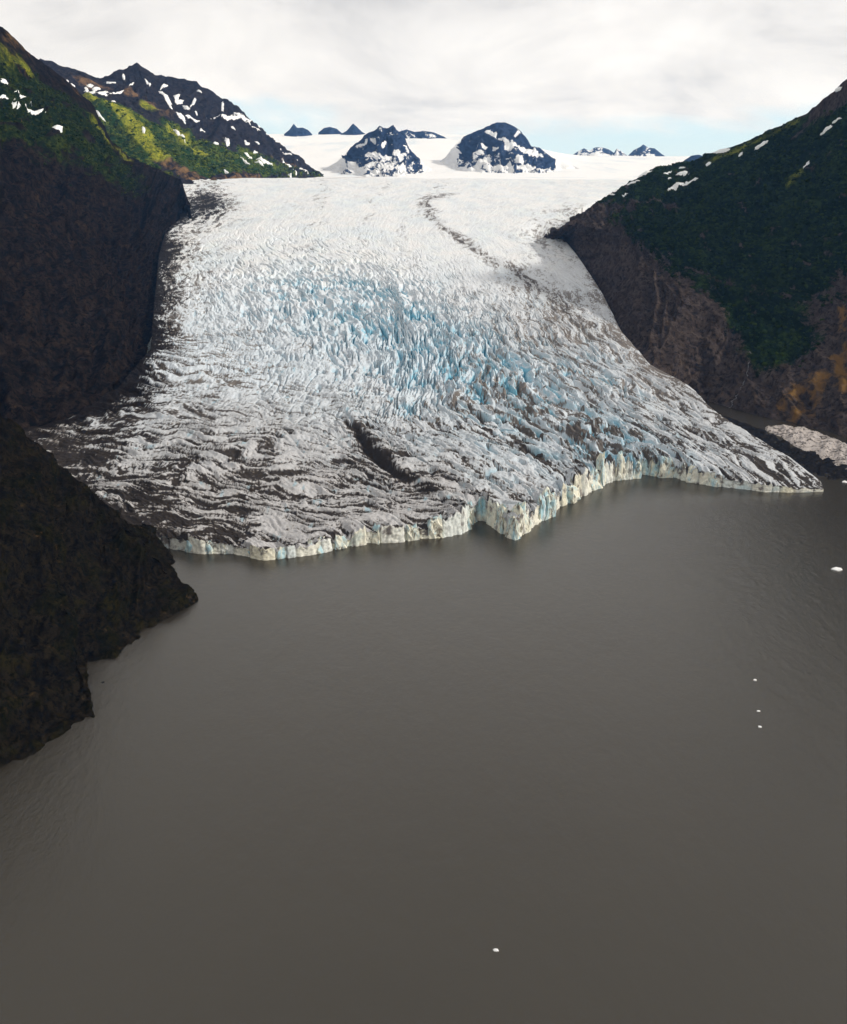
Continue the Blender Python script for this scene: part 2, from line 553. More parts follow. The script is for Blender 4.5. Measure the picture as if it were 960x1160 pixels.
def build_glacier():
    root = bpy.data.objects.new('glacier', None)
    COL.objects.link(root)
    root.location = (0, 0, 0)
    thing(root, 'wide pale crevassed glacier with blue ice, flowing between dark slopes into the lake', 'glacier')
    P2 = coons()
    X, Y = P2[..., 0], P2[..., 1]
    Z0 = gsurf(X, Y)
    # flow coordinates in metres
    dS = np.linalg.norm(np.diff(P2, axis=0), axis=2)
    S = np.vstack([np.zeros((1, NU)), np.cumsum(dS, 0)])
    dU = np.linalg.norm(np.diff(P2, axis=1), axis=2)
    Uw = np.hstack([np.zeros((NV, 1)), np.cumsum(dU, 1)])
    Um = 820 * uu[None, :] * np.ones((NV, 1))
    uN = uu[None, :] * np.ones((NV, 1))
    wx, wy = fbm(X / 90, Y / 90, 3, 3), fbm(X / 90, Y / 90, 3, 8)
    Xa, Ya = X + 16 * wx, Y + 16 * wy
    # ---- zones
    serac = np.clip(blob(X, Y, 470, 385, 115, 52, -0.5) + blob(X, Y, 575, 425, 90, 32, -0.45) + 0.75 * blob(X, Y, 360, 335, 95, 30)
                    + 0.6 * blob(X, Y, 680, 425, 55, 28, -0.6) + 0.95 * blob(X, Y, 695, 507, 75, 26, -0.2), 0, 1)
    rightz = sstep(0.44, 0.66, uN + 0.04 * wx) * sstep(2350, 1500, Y)
    leftz = sstep(0.62, 0.42, uN + 0.05 * wx) * sstep(2150, 1400, Y + 120 * wy)
    upper = sstep(1400, 2200, Y)
    # ---- relief
    big = 9 * fbm(X / 210, Y / 260, 3, 21)
    xs_, ss_ = (Um + 7 * wx + 0.12 * S) / 12.0, (S + 14 * wy) / 44.0
    f1, f2, cid = voro(xs_, ss_, 5)
    fx_, fy_ = gn(cid * 91.7 + 3.3, cid * 57.1, 6), gn(cid * 33.1, cid * 77.7 + 1.9, 7)
    edge = sstep(0.0, 0.22, f2 - f1)
    tilt = 7.0 * fx_ * (xs_ - np.floor(xs_) - 0.5) + 5.0 * fy_ * (ss_ - np.floor(ss_) - 0.5)
    ser_h = edge * (5 + 15 * cid ** 1.4 + tilt) - 8 + 2.4 * fbm(X / 9, Y / 16, 4, 31, 0.55)
    fin = ridged((Um + 10 * wx + 0.12 * S) / 19.0, S / 150.0 + 0.4 * wy, 5, 35, 0.52)
    ser_h = 0.48 * ser_h + 22 * (fin - 0.55)
    lon = ridged((Um + 14 * wx + 0.10 * S) / 20.0, S / 190.0 + 0.4 * wy, 5, 41, 0.55)
    lon_h = 14 * (lon - 0.55)
    sx = 0.30 * X + Y * 1.0
    sx = sx + 30 * wx
    tr = ridged((X + 40 * wy) / 130.0, sx / 32.0, 6, 51, 0.57)
    tr2 = ridged((X + 30 * wy) / 48.0, (sx + 0.25 * X) / 12.0, 4, 55, 0.55)
    tr_h = 11 * (tr - 0.55) + 6.0 * (tr2 - 0.55)
    up = ridged((Um * 1.25 + 10 * wx) / 15, (S + 20 * wy) / 90, 5, 61, 0.58)
    up_h = (1.3 + 3.2 * sstep(2250, 1700, Y)) * (up - 0.55) + 0.4 * fbm(X / 4, Y / 6, 3, 66)
    wsum = serac * 1.6 + rightz * (1 - serac) + leftz * (1 - 0.7 * serac) + 0.25 + upper * 0.7
    h = (1.6 * serac * ser_h + rightz * (1 - serac) * lon_h + leftz * (1 - 0.7 * serac) * tr_h + (0.25 + 0.7 * upper) * up_h) / wsum
    h += big * (0.4 + 0.6 * (1 - upper))
    h += (1 - upper) * (1.3 * (ridged(X / 8, Y / 16, 3, 63, 0.55) - 0.55) + 0.5 * fbm(X / 2.6, Y / 6, 2, 64))
    broad = np.clip(blob(X, Y, 440, 380, 230, 80, -0.4) + blob(X, Y, 640, 440, 110, 50, -0.5) + blob(X, Y, 690, 510, 90, 32), 0, 1)
    slit = sstep(0.15, 0.02, np.abs(gn((Um + 9 * wx + 0.12 * S) / 15.0, S / 100.0 + 0.3 * wy, 201))) * sstep(-0.15, 0.25, gn(X / 42, Y / 75, 203))
    slit = np.maximum(slit, sstep(0.16, 0.02, np.abs(gn((Um + 5 * wx + 0.12 * S) / 8.0, S / 60.0 + 0.3 * wy, 205))) * sstep(0.0, 0.3, gn(X / 30, Y / 60, 207)))
    h -= 11 * slit * broad
    # the dark rift and the fold that runs down from it to the front
    dr, side = near_line(X, Y, [(372, 440), (392, 468), (418, 500), (452, 533), (490, 556), (528, 585)])
    dr = dr + 5 * wx
    sd = -side * dr
    rift = np.exp(-((sd - 7 - 2 * wy) / 8) ** 2) * blob(X, Y, 432, 512, 42, 36)
    fold = np.exp(-((sd + 6) / 15) ** 2)
    h += 5 * fold * sstep(1500, 1200, Y) - 12 * rift
    # hollow beside the right hill's toe
    h -= 22 * blob(X, Y, 612, 262, 14, 9)
    rm = Uw[:, -1:] - Uw
    h *= 0.35 + 0.65 * sstep(0, 40, rm)
    fade = np.minimum(1, 0.8 + uN / 0.02) * np.clip(0.25 + 0.75 * (Z0 / 28), 0.18, 1)
    Z = Z0 + h * fade
    # calving blocks: the front edge breaks into columns of uneven height and set-back
    arc0 = np.r_[0, np.cumsum(np.linalg.norm(np.diff(P2[0], axis=0), axis=1))]
    clz = np.interp(arc0, np.r_[0, np.cumsum(np.linalg.norm(np.diff(FRONT_W[:, :2], axis=0), axis=1))], CLIFF_Z)
    aw = arc0 + 26 * fbm(arc0 / 60, arc0 * 0, 3, 171)
    g1, g2, pid = voro(aw / 19.0, arc0 * 0 + 0.5, 173)
    pcr = sstep(0.0, 0.16, g2 - g1)
    frd = S / (9 + 14 * pid[None])
    Z += np.exp(-frd ** 2) * (clz / 26)[None] * ((pid - 0.55) * 12 - 3 * (1 - pcr) + 4 * fbm(arc0 / 5, arc0 * 0, 3, 177))[None]
    Z = np.maximum(Z, 1.2 + 0.6 * fbm(X / 9, Y / 9, 2, 77))
    # ---- cover: how much debris lies where (coverage), drawn out along the banding of the ice
    nb = fbm(X / 160, Y / 200, 4, 71)
    fine = fbm(X / 3.2, Y / 7.0, 4, 73, 0.65)
    line_l = ridged((X + 40 * wy) / 110.0, sx / 12.0, 5, 81, 0.66)
    line_r = ridged((Um + 12 * wx + 0.10 * S) / 11.0, S / 90.0 + 0.3 * wy, 5, 85, 0.66)
    line_u = ridged((Um + 26 * wx) / 22.0, S / 300.0, 4, 88, 0.62)

    def rank(p):
        q = np.quantile(p.ravel()[::41], np.linspace(0, 1, 129))
        return np.interp(p, q, np.linspace(0, 1, 129))
    pl = rank(line_l + 0.16 * fine - 0.55 * (tr - 0.5) - 0.3 * (tr2 - 0.5))
    pr = rank(line_r + 0.16 * fine - 0.5 * (lon - 0.5))
    pu = rank(0.5 * line_u + 0.30 * fine - 0.4 * (up - 0.5) + 0.25 * fbm(X / 18, Y / 34, 4, 89, 0.6))
    wl_, wr_, wu_ = leftz + 1e-3, rightz * 1.1, upper * 0.9 + 0.15
    pat = (wl_ * pl + wr_ * pr + wu_ * pu) / (wl_ + wr_ + wu_)
    pat = rank(pat + 0.05 * fine)
    frontness = sstep(1500, 960, Y + 80 * nb)
    cov = 0.05 + 0.09 * nb + 0.05 * sstep(2600, 1700, Y)
    cov = cov + leftz * (0.11 + 0.24 * frontness) + rightz * (0.28 + 0.08 * sstep(1700, 1200, Y))
    cov -= 0.16 * serac * sstep(1200, 1400, Y)
    lm = np.exp(-Uw / (52 + 34 * nb)) * sstep(3300, 2900, Y)
    lm2 = sstep(0.34, 0.0, uN + 0.12 * nb) * sstep(1360, 1040, Y + 90 * nb)
    cov += 0.9 * lm + 0.34 * lm2
    cov += 0.30 * np.exp(-rm / (24 + 14 * nb)) * sstep(2600, 2100, Y) * sstep(1250, 1450, Y)
    cov += 1.0 * blob(X, Y, 234, 228, 24, 18) + 0.4 * blob(X, Y, 195, 300, 12, 55)
    cov += 0.32 * blob(X, Y, 150, 448, 50, 26) + 0.40 * blob(X, Y, 85, 495, 70, 34) + 0.20 * blob(X, Y, 200, 565, 80, 36)
    cov += 0.30 * blob(X, Y, 640, 360, 50, 28, -0.5) + 0.22 * blob(X, Y, 596, 318, 40, 20, -0.6)
    cov += 0.20 * blob(X, Y, 520, 470, 70, 22, -0.5) + 0.14 * blob(X, Y, 620, 470, 80, 26, -0.4)
    mo, _ = near_line(X, Y, [(512, 219), (488, 224), (482, 232), (490, 246), (508, 262), (540, 285), (590, 312), (640, 345), (690, 385)])
    mo = mo + 10 * wx
    cov += 0.34 * np.exp(-(mo / (20 + 8 * nb)) ** 2) * sstep(1700, 2300, Y)
    for xo in (0.33, 0.46, 0.58):
        cov += 0.12 * np.exp(-((uN - xo + 0.02 * wx) / 0.02) ** 2) * sstep(1900, 2400, Y)
    cov += 0.42 * blob(X, Y, 622, 262, 26, 18) + 0.35 * blob(X, Y, 645, 243, 22, 12)
    cov += 0.9 * rift + 0.25 * np.exp(-(dr / 14) ** 2) * sstep(1300, 1150, Y)
    clean, _ = near_line(X, Y, [(470, 430), (520, 480), (575, 520), (610, 545)])
    cov -= 0.28 * np.exp(-((clean + 6 * wy) / 24) ** 2)
    cov = np.clip(cov, 0.0, 1.3)
    depth = np.clip(0.38 + 0.44 * sstep(1800, 1080, Y) + 0.5 * lm + 0.15 * np.exp(-(mo / 25) ** 2) + 0.5 * blob(X, Y, 234, 228, 26, 20) - 0.15 * serac, 0, 1)
    dirt = depth * sstep(1 - cov - 0.14 + 0.09 * (1 - upper), 1 - cov + 0.26 - 0.11 * (1 - upper), pat) + 0.30 * np.clip(cov - 0.22, 0, 1) * (0.5 + 0.5 * pat) + 0.05 * fine + 0.22 * lm * (pat - 0.5) + 0.16 * np.exp(-(mo / 30) ** 2) * upper
    # blue: bare steep ice in the broken zones
    gz = np.gradient(Z)
    slope = np.hypot(gz[0] / (np.gradient(S, axis=0) + 1e-3), gz[1] / (np.gradient(Uw, axis=1) + 1e-3))
    bn = fbm(X / 55, Y / 90, 3, 103)
    blue = serac * np.clip(-0.05 + 0.65 * sstep(0.6, 2.0, slope) + 0.45 * bn, 0, 1) * (0.30 + 0.8 * sstep(0.60, 0.42, fin))
    blue += np.clip(broad * 0.45 + serac * 0.6, 0, 1) * slit * np.clip(0.6 + 0.8 * bn, 0.05, 1)
    blue += 0.09 * broad * sstep(-0.4, 0.5, fbm(X / 60, Y / 110, 4, 211)) + 0.10 * upper * sstep(-0.1, 0.6, fbm(X / 120, Y / 260, 4, 213))
    blue += 0.6 * sstep(0.25, 0.6, fbm(X / 26, Y / 70, 3, 107)) * blob(X, Y, 700, 505, 80, 30)
    blue += 0.6 * blob(X, Y, 545, 420, 50, 32, -0.9) * sstep(0.05, 0.45, fbm((Um + 0.12 * S) / 8, S / 50, 3, 109))
    blue += 0.4 * sstep(0.45, 0.7, fbm(X / 12, Y / 30, 3, 108)) * leftz
    blue = np.clip(blue, 0, 1)
    cream = np.clip(0.45 * frontness + 0.3 * nb, 0, 1) * 0.7
    up2 = sstep(1500, 2300, Y + 90 * nb)
    clean_c = np.array([0.68, 0.735, 0.785]) * (1 - up2[..., None]) + np.array([0.875, 0.90, 0.925]) * up2[..., None]
    dull = np.clip(leftz * frontness * 1.1 + 0.55 * rightz * (1 - serac), 0, 1)[..., None]
    clean_c = clean_c * (1 - dull) + np.array([0.54, 0.53, 0.53]) * dull
    mask = ice_colour(clean_c, dirt, blue * (1 - 0.6 * np.clip(dirt, 0, 1)), fbm(X / 40, Y / 70, 4, 141))
    # rubble fallen from the left slope: the slope's own dark rock, lying ragged over the ice edge
    rub = lm + 0.30 * lm2 * sstep(0.22, 0.02, uN) + 0.36 * blob(X, Y, 85, 482, 65, 22) + 0.75 * blob(X, Y, 232, 230, 20, 15) + 0.35 * blob(X, Y, 150, 440, 34, 22)
    rub = sstep(0.42, 0.66, rub + 0.42 * (pat - 0.5) + 0.22 * fine + 0.15 * nb)[..., None]
    mask = mask * (1 - rub) + np.array([0.014, 0.0105, 0.009]) * (1 + 0.5 * fine[..., None]) * rub
    mask = np.clip(mask, 0.004, 0.95)
    P = np.stack([X, Y, Z], 2)
    # ---- calving face: rows going down from the front edge, fluted and undercut
    c0 = P[0].copy()
    tan = np.gradient(c0[:, :2], axis=0); tan /= np.linalg.norm(tan, axis=1)[:, None]
    outw = np.stack([tan[:, 1], -tan[:, 0]], 1)
    arc = np.r_[0, np.cumsum(np.linalg.norm(np.diff(c0[:, :2], axis=0), axis=1))]
    rows, mrows = [], []
    cl = np.interp(arc, np.r_[0, np.cumsum(np.linalg.norm(np.diff(FRONT_W[:, :2], axis=0), axis=1))], CLIFF_Z)
    for i in range(NC):
        f = (i + 1) / NC
        k = np.clip(cl / 22, 0.12, 1.2)
        flute = 3.2 * ridged(arc / 15 + 0.5 * f, np.full(NU, f * 1.3), 5, 111, 0.62) + 1.6 * fbm(arc / 4, np.full(NU, f * 4), 4, 115, 0.6)
        off = k * (flute - 2.2 + 4.2 * (pid - 0.5) - 2.2 * (1 - pcr) + 3.0 * f ** 1.3 - (2.2 if i >= NC - 2 else 0))
        z = c0[:, 2] * (1 - f) - 4.0 * f
        rows.append(np.c_[c0[:, :2] + outw * off[:, None], z])
        g = gn(pid * 53.3, pid * 17.7 + 4, 9)
        blu = 0.55 * sstep(0.15, 0.55, fbm(arc / 30, np.full(NU, f * 0.7), 3, 119)) + 0.35 * sstep(0.1, 0.5, g) + 0.5 * (1 - pcr) * f
        dd = 0.9 * sstep(0.02, 0.55, fbm(arc / 10, np.full(NU, f * 1.6), 5, 123, 0.62) + 0.35 * gn(pid * 33.3, pid * 7.7, 5)) * (1.05 - 0.75 * f) + 0.35 * (1 - pcr)
        fpx = project(c0)[0]
        blu = blu * 0.6 + 0.85 * (np.exp(-((fpx - 742) / 30) ** 2) + np.exp(-((fpx - 545) / 12) ** 2)) * sstep(-0.3, 0.3, fbm(arc / 7, np.full(NU, f * 1.2), 3, 121))
        cr = np.clip(0.6 - 0.8 * g, 0, 1)[:, None]
        cc = np.array([0.84, 0.88, 0.89]) * (1 - cr) + np.array([0.86, 0.81, 0.63]) * cr
        mrows.append(ice_colour(cc, np.clip(dd * 0.8, 0, 1), np.clip(blu * 0.7, 0, 0.8), fbm(arc / 6, np.full(NU, f * 3), 3, 129)))
    P = np.concatenate([np.array(rows[::-1]), P], 0)
    mask = np.concatenate([np.array(mrows[::-1]), mask], 0)
    # side skirts down into the hills and the pond
    for k in (0, -1):
        P[:, k, 2] = np.minimum(P[:, k, 2] - 30, -2)
    me = grid_mesh('ice_surface', P, attrs={'mask': mask})
    link('ice_surface', me, root, M_ICE)
    return root, P, c0, outw, arc, cl


GL = build_glacier()


# ------------------------------------------------------------------ seracs standing along the calving face
def block_mesh(name, rng, taper=0.35, n=(3, 3, 5)):
    """an upright block of ice: unit footprint, unit height, broken faces"""
    import bmesh
    bm = bmesh.new()
    bmesh.ops.create_cube(bm, size=1.0)
    bmesh.ops.subdivide_edges(bm, edges=bm.edges[:], cuts=2, use_grid_fill=True)
    sh = rng.randn(2) * 0.12
    for v in bm.verts:
        f = v.co.z + 0.5
        k = 1 - taper * f ** 1.5
        v.co.x = v.co.x * k + sh[0] * f
        v.co.y = v.co.y * k + sh[1] * f
        v.co.z = f
        if f > 0.9: v.co.z += rng.randn() * 0.09 - 0.35 * abs(v.co.x)
        v.co.x += rng.randn() * 0.06; v.co.y += rng.randn() * 0.06
    me = bpy.data.meshes.new(name)
    bm.to_mesh(me); bm.free()
    me.materials.append(M_CLIFF)
    return me


def build_seracs():
    root, P, c0, outw, arc, cl = GL
    rng = np.random.RandomState(11)
    variants = [block_mesh('serac', rng, t) for t in (0.2, 0.3, 0.35, 0.45, 0.5, 0.3, 0.25, 0.6)]
    s = arc[-1] * 0.13
    while s < arc[-1] * 0.93:
        i = int(np.searchsorted(arc, s)); i = min(i, NU - 1)
        hgt = cl[i]
        if hgt < 15 and rng.rand() < 0.75:
            s += 14; continue
        w = (5 + 9 * rng.rand()) * (0.55 + hgt / 40)
        o = link('serac', variants[rng.randint(len(variants))], root)
        back = 2.0 + 2.0 * rng.rand()
        o.location = (c0[i, 0] - outw[i, 0] * back, c0[i, 1] - outw[i, 1] * back, -2.5)
        o.rotation_euler = (0, 0, math.atan2(outw[i, 1], outw[i, 0]) + rng.randn() * 0.3)
        o.scale = (w * (0.75 + 0.4 * rng.rand()), w * (0.9 + 0.5 * rng.rand()), (hgt + 2.5) * (0.55 + 0.5 * rng.rand()))
        s += w * (1.2 + 2.2 * rng.rand())


build_seracs()


# ------------------------------------------------------------------ icefield beyond the crest
def field_z(X, Y):
    yk = [3400, 3600, 4500, 5200, 5600, 6000, 7000, 9000, 10300, 12500]
    lf = np.interp(Y, yk, [345, 351, 351.5, 353, 385, 450, 548, 690, 700, 640])
    rt = np.interp(Y, yk, [345, 351, 351.5, 354, 372, 398, 438, 492, 512, 460])
    k = sstep(1100, -100, X - (Y - 5500) * 0.14)
    und = 12 * fbm(X / 700, Y / 900, 4, 131) * sstep(4600, 6500, Y) + 3 * fbm(X / 120, Y / 300, 4, 135) * sstep(4200, 5200, Y)
    return rt * (1 - k) + lf * k + und


def build_icefield():
    xs = np.linspace(-4200, 5600, 260)
    ys = np.concatenate([np.linspace(3500, 6000, 150), np.linspace(6030, 12500, 160)])
    X, Y = np.meshgrid(xs, ys)
    Z = field_z(X, Y)
    # moraine trail below the nunatak
    d = np.full(X.shape, 1e9)
    for (x0, y0), (x1, y1) in (((-560, 4050), (-420, 4700)), ((-420, 4700), (-180, 5250))):
        t = np.clip(((X - x0) * (x1 - x0) + (Y - y0) * (y1 - y0)) / ((x1 - x0) ** 2 + (y1 - y0) ** 2), 0, 1)
        d = np.minimum(d, np.hypot(X - x0 - t * (x1 - x0), Y - y0 - t * (y1 - y0)))
    m = np.exp(-(d / 60) ** 2) * 0.8
    me = grid_mesh('icefield', np.stack([X, Y, Z], 2), attrs={'mask': np.stack([m, m, m], 2)})
    setting(link('icefield', me, mat=M_FIELD))


build_icefield()


# ------------------------------------------------------------------ hills
class Hill:
    def __init__(self, name, rows, mat, nu, nv, amp, wl, seed, mask_fn=None, back=(300, 0.6), crest_keep=0.25, base_keep=0.15, vknots=None, smooth=True, gully=1.0):
        R = [np.array(r, float) for r in rows]
        K = R[0].shape[0]
        u = np.linspace(0, K - 1, nu)
        R = [np.stack([np.interp(u, np.arange(K), r[:, k]) for k in range(3)], 1) for r in R]
        d = R[-1] - R[0]; d[:, 2] = 0
        d /= np.linalg.norm(d, axis=1)[:, None] + 1e-9
        hd = np.minimum(back[0], 0.8 * np.linalg.norm((R[-1] - R[0])[:, :2], axis=1))
        bk = R[-1] + d * hd[:, None]; bk[:, 2] -= hd * back[1] + (8 if back[0] < 280 or back[0] == 300 else 0)
        nb = max(6, nv // 8)
        vk = vknots or list(np.linspace(0, 1, len(R)))
        v = np.linspace(0, 1, nv)
        front = np.stack([[np.interp(v, vk, [r[i, k] for r in R]) for k in range(3)] for i in range(nu)], 0).transpose(2, 0, 1)
        bv = np.linspace(0, 1, nb + 1)[1:, None, None]
        P = np.concatenate([front, R[-1][None] * (1 - bv) + bk[None] * bv], 0)
        vfull = np.concatenate([v, np.ones(nb)])
        n = grid_normals(P)
        # gullies run down the slope: noise stretched along v
        L = np.linalg.norm(np.diff(P, axis=1), axis=2); su = np.hstack([np.zeros((P.shape[0], 1)), np.cumsum(L, 1)])
        su = su.mean(0)[None] * np.ones((P.shape[0], 1))
        L = np.linalg.norm(np.diff(P, axis=0), axis=2); sv = np.vstack([np.zeros((1, nu)), np.cumsum(L, 0)])
        wob = fbm(su / (wl * 2), sv / (wl * 2), 3, seed + 50)
        gul = ridged((su + wl * 0.9 * wob) / wl, sv / (wl * 3.2), 5, seed, 0.52) - 0.6
        rough = fbm(su / (wl * 0.6), sv / (wl * 0.6), 6, seed + 20, 0.56)
        env = np.minimum(1, base_keep + vfull / 0.12)[:, None] * np.where(vfull < 1, 1 - (1 - crest_keep) * sstep(0.8, 1.0, vfull), crest_keep)[:, None]
        h = amp * (1.5 * gully * gul + 0.8 * rough) * env
        self.P = P = P + n * h[..., None]
        self.v = vfull[:, None] * np.ones((1, nu)); self.u = np.linspace(0, 1, nu)[None] * np.ones((P.shape[0], 1))
        self.su, self.sv, self.gul, self.rough = su, sv, gul, rough
        self.nv = nv
        self.pix = np.stack(project(P), 2)
        m = self.m = mask_fn(self) if mask_fn else np.zeros(P.shape)
        self.obj = link(name, grid_mesh(name, P, attrs={'mask': m}, smooth=smooth), mat=mat)
        setting(self.obj)

    def find(self, px, py):
        d = (self.pix[:self.nv, :, 0] - px) ** 2 + (self.pix[:self.nv, :, 1] - py) ** 2
        i, j = np.unravel_index(np.argmin(d), d.shape)
        return int(i), int(j)

    def near(self, segs):
        """1 near the strips on the slope that pass through the given photo points; (x0,y0,x1,y1,width m)"""
        out = np.zeros(self.P.shape[:2])
        for x0, y0, x1, y1, w in segs:
            a, b = self.P[self.find(x0, y0)], self.P[self.find(x1, y1)]
            ab = b - a
            t = np.clip(((self.P - a) @ ab) / ((ab ** 2).sum() + 1e-6), 0, 1)
            d = np.linalg.norm(self.P - a - t[..., None] * ab, axis=2)
            out = np.maximum(out, np.exp(-(d / w) ** 2))
        return out

    def snow(self, x0, y0, x1, y1, wpx, thick=None, seed=0):
        """a patch of old snow lying on the slope: its edge is where it thins out into the ground"""
        i0, j0 = self.find(x0, y0); i1, j1 = self.find(x1, y1)
        a, b = self.P[i0, j0], self.P[i1, j1]
        dist = 0.5 * (np.linalg.norm(a - [0, 0, CAM_H]) + np.linalg.norm(b - [0, 0, CAM_H]))
        w = wpx / FPX * dist * 0.5
        ab = b - a; ln = np.linalg.norm(ab) + 1e-6
        c = 0.5 * (a + b)
        n = grid_normals(self.P[max(0, min(i0, i1) - 3):max(i0, i1) + 4, max(0, min(j0, j1) - 3):max(j0, j1) + 4]).mean((0, 1))
        n /= np.linalg.norm(n)
        ex = ab - n * (ab @ n)
        ex = ex / (np.linalg.norm(ex) + 1e-6) if ln > 3 else np.cross(n, [0, 0, 1.0])
        ex /= np.linalg.norm(ex)
        ey = np.cross(n, ex)
        # widen across the slope when foreshortened
        fs = abs(ey @ (c - [0, 0, CAM_H]) / dist)
        wy = w / max(0.35, math.sqrt(max(0.02, 1 - fs * fs)))
        la = ln / 2 + w
        na, nb = 30, 18
        s = np.linspace(-1, 1, na)[None]; t = np.linspace(-1, 1, nb)[:, None]
        bend = 0.3 * wy * np.sin(s * 2.3 + seed)
        Q = c + ex * (s * la * 1.15)[..., None] + ey * (t * wy * 1.3 + bend)[..., None]
        # drop the sheet on the slope along n
        sel = self.P[:self.nv].reshape(-1, 3)
        rel = sel - c
        pa, pb = rel @ ex, rel @ ey
        keep = (np.abs(pa) < la * 1.6 + 40) & (np.abs(pb) < wy * 2.2 + 40)
        sel = sel[keep]; pa, pb = pa[keep], pb[keep]; ph = (sel - c) @ n
        qa, qb = ((Q - c) @ ex).ravel(), ((Q - c) @ ey).ravel()
        hgt = np.zeros(len(qa))
        for k in range(len(qa)):
            d2 = (pa - qa[k]) ** 2 + (pb - qb[k]) ** 2 + 0.5
            idx = np.argpartition(d2, min(5, len(d2) - 1))[:5]
            wgt = 1 / d2[idx]
            hgt[k] = (ph[idx] * wgt).sum() / wgt.sum()
        T = thick or max(1.6, dist / 900)
        rr = np.sqrt((s ** 2) + (t ** 2)) + 0.42 * fbm(s * 2.6 + seed * 3.3, t * 1.6 + seed, 4, 140 + seed % 50, 0.6)
        prof_ = np.clip(1.6 * (0.80 - rr), -1.2, 0.55)
        H = hgt.reshape(nb, na) + T * prof_ * 1.6
        Q = Q + n * H[..., None]
        self.patches = getattr(self, 'patches', []) + [(a, b, wy + 4)]
        o = link('snow_patch', grid_mesh('snow_patch', Q), self.obj, M_SNOW)
        return o


def Wp(lst):
    return [at_y(*p) for p in lst]


# --- big dark slope on the left
lb = [on_prof(214, 244, 30), on_prof(200, 260, 30), on_prof(186, 285, 30), on_prof(178, 330, 30), on_prof(172, 380, 30), on_prof(158, 425, 30),
      on_prof(110, 462, 30), on_prof(40, 492, 30), on_prof(-50, 520, 30), np.array([-900, 1000, -10.0]), np.array([-1150, 700, -10.0])]
ls = Wp([(215, 240, 2760), (205, 203, 2960), (180, 192, 3000), (150, 178, 3000), (126, 160, 2980), (108, 122, 2930), (78, 92, 2850), (42, 66, 2750), (0, 28, 2600), (-70, -30, 2350)]) + [np.array([-1900, 1500, 1000.0])]


def lmask(H):
    px, py = None, None
    veg = sstep(0.50, 0.72, H.v + 0.10 * H.rough) * (1 - 0.9 * sstep(0.87, 0.97, H.v - 0.05 * H.rough + 0.04 * H.gul)) * (0.75 - 0.5 * sstep(-0.1, 0.5, H.rough)) * 1.3
    veg *= sstep(0.10, 0.45, H.u + 0.1 * H.rough)
    och = 0.5 * H.near([(10, 45, 25, 50, 40), (15, 130, 24, 140, 25), (0, 60, 10, 75, 60)]) + 0.35 * H.near([(100, 70, 90, 90, 60)])
    sunlit_grass = 0.55 * H.near([(5, 60, 28, 75, 60), (105, 135, 140, 175, 40)])  # grass strips painted bright as if the sun reached them
    return np.stack([np.clip(veg, 0, 1), och, sunlit_grass], 2)


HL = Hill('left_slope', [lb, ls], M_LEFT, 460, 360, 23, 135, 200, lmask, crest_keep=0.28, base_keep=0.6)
# --- headland in the left foreground
hb = [at_z(170, 600, -6), at_z(196, 632, -4), at_z(206, 652, -4), at_z(214, 672, -4), at_z(225, 686, -4), at_z(188, 714, -4), at_z(150, 742, -4), at_z(94, 764, -4), at_z(98, 795, -4), at_z(108, 822, -4),
      at_z(60, 850, -4), at_z(0, 880, -4), at_z(-80, 905, -4), at_z(-300, 940, -4)]
hs = Wp([(160, 600, 905), (152, 596, 900), (140, 588, 890), (128, 580, 885), (112, 566, 880), (98, 552, 875), (84, 540, 870), (66, 524, 865), (48, 506, 855), (30, 490, 845),
         (14, 478, 830), (-8, 462, 810), (-80, 425, 760), (-340, 330, 700)])
hm = []
for i, (a, b) in enumerate(zip(hb, hs)):
    m = a * 0.5 + b * 0.5
    m[2] += 12 + 4 * math.sin(i * 1.9)
    hm.append(m)


def hmask(H):
    v = 0.42 + 0.5 * H.rough
    return np.stack([np.clip(v, 0, 1), 0.35 * sstep(0.1, 0.5, H.rough), 0 * v], 2)


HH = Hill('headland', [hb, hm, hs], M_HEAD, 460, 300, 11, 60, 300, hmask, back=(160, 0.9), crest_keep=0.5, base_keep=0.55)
# --- right hillside
rb = [on_prof(616, 268, 25), on_prof(640, 274, 25), on_prof(656, 300, 30), on_prof(684, 338, 35), on_prof(702, 375, 40), on_prof(736, 420, 50), at_z(780, 455, -5), at_z(815, 462, -4), at_z(862, 475, -4),
      at_z(915, 487, -4), at_z(962, 500, -4), at_z(1040, 515, -4), at_z(1250, 560, -4)]
rm_ = Wp([(625, 262, 2420), (655, 252, 2330), (690, 262, 2150), (720, 285, 1960), (742, 308, 1840), (775, 340, 1740), (805, 350, 1720), (835, 372, 1690), (870, 385, 1650),
          (915, 385, 1620), (965, 370, 1600), (1045, 340, 1550), (1260, 300, 1500)])
rs = Wp([(634, 262, 2480), (668, 235, 2600), (700, 214, 2680), (722, 201, 2700), (746, 188, 2700), (768, 184, 2690), (784, 182, 2660), (806, 173, 2600), (835, 164, 2530), (872, 147, 2430), (912, 129, 2320),
         (962, 88, 2150), (1260, -150, 1900)])


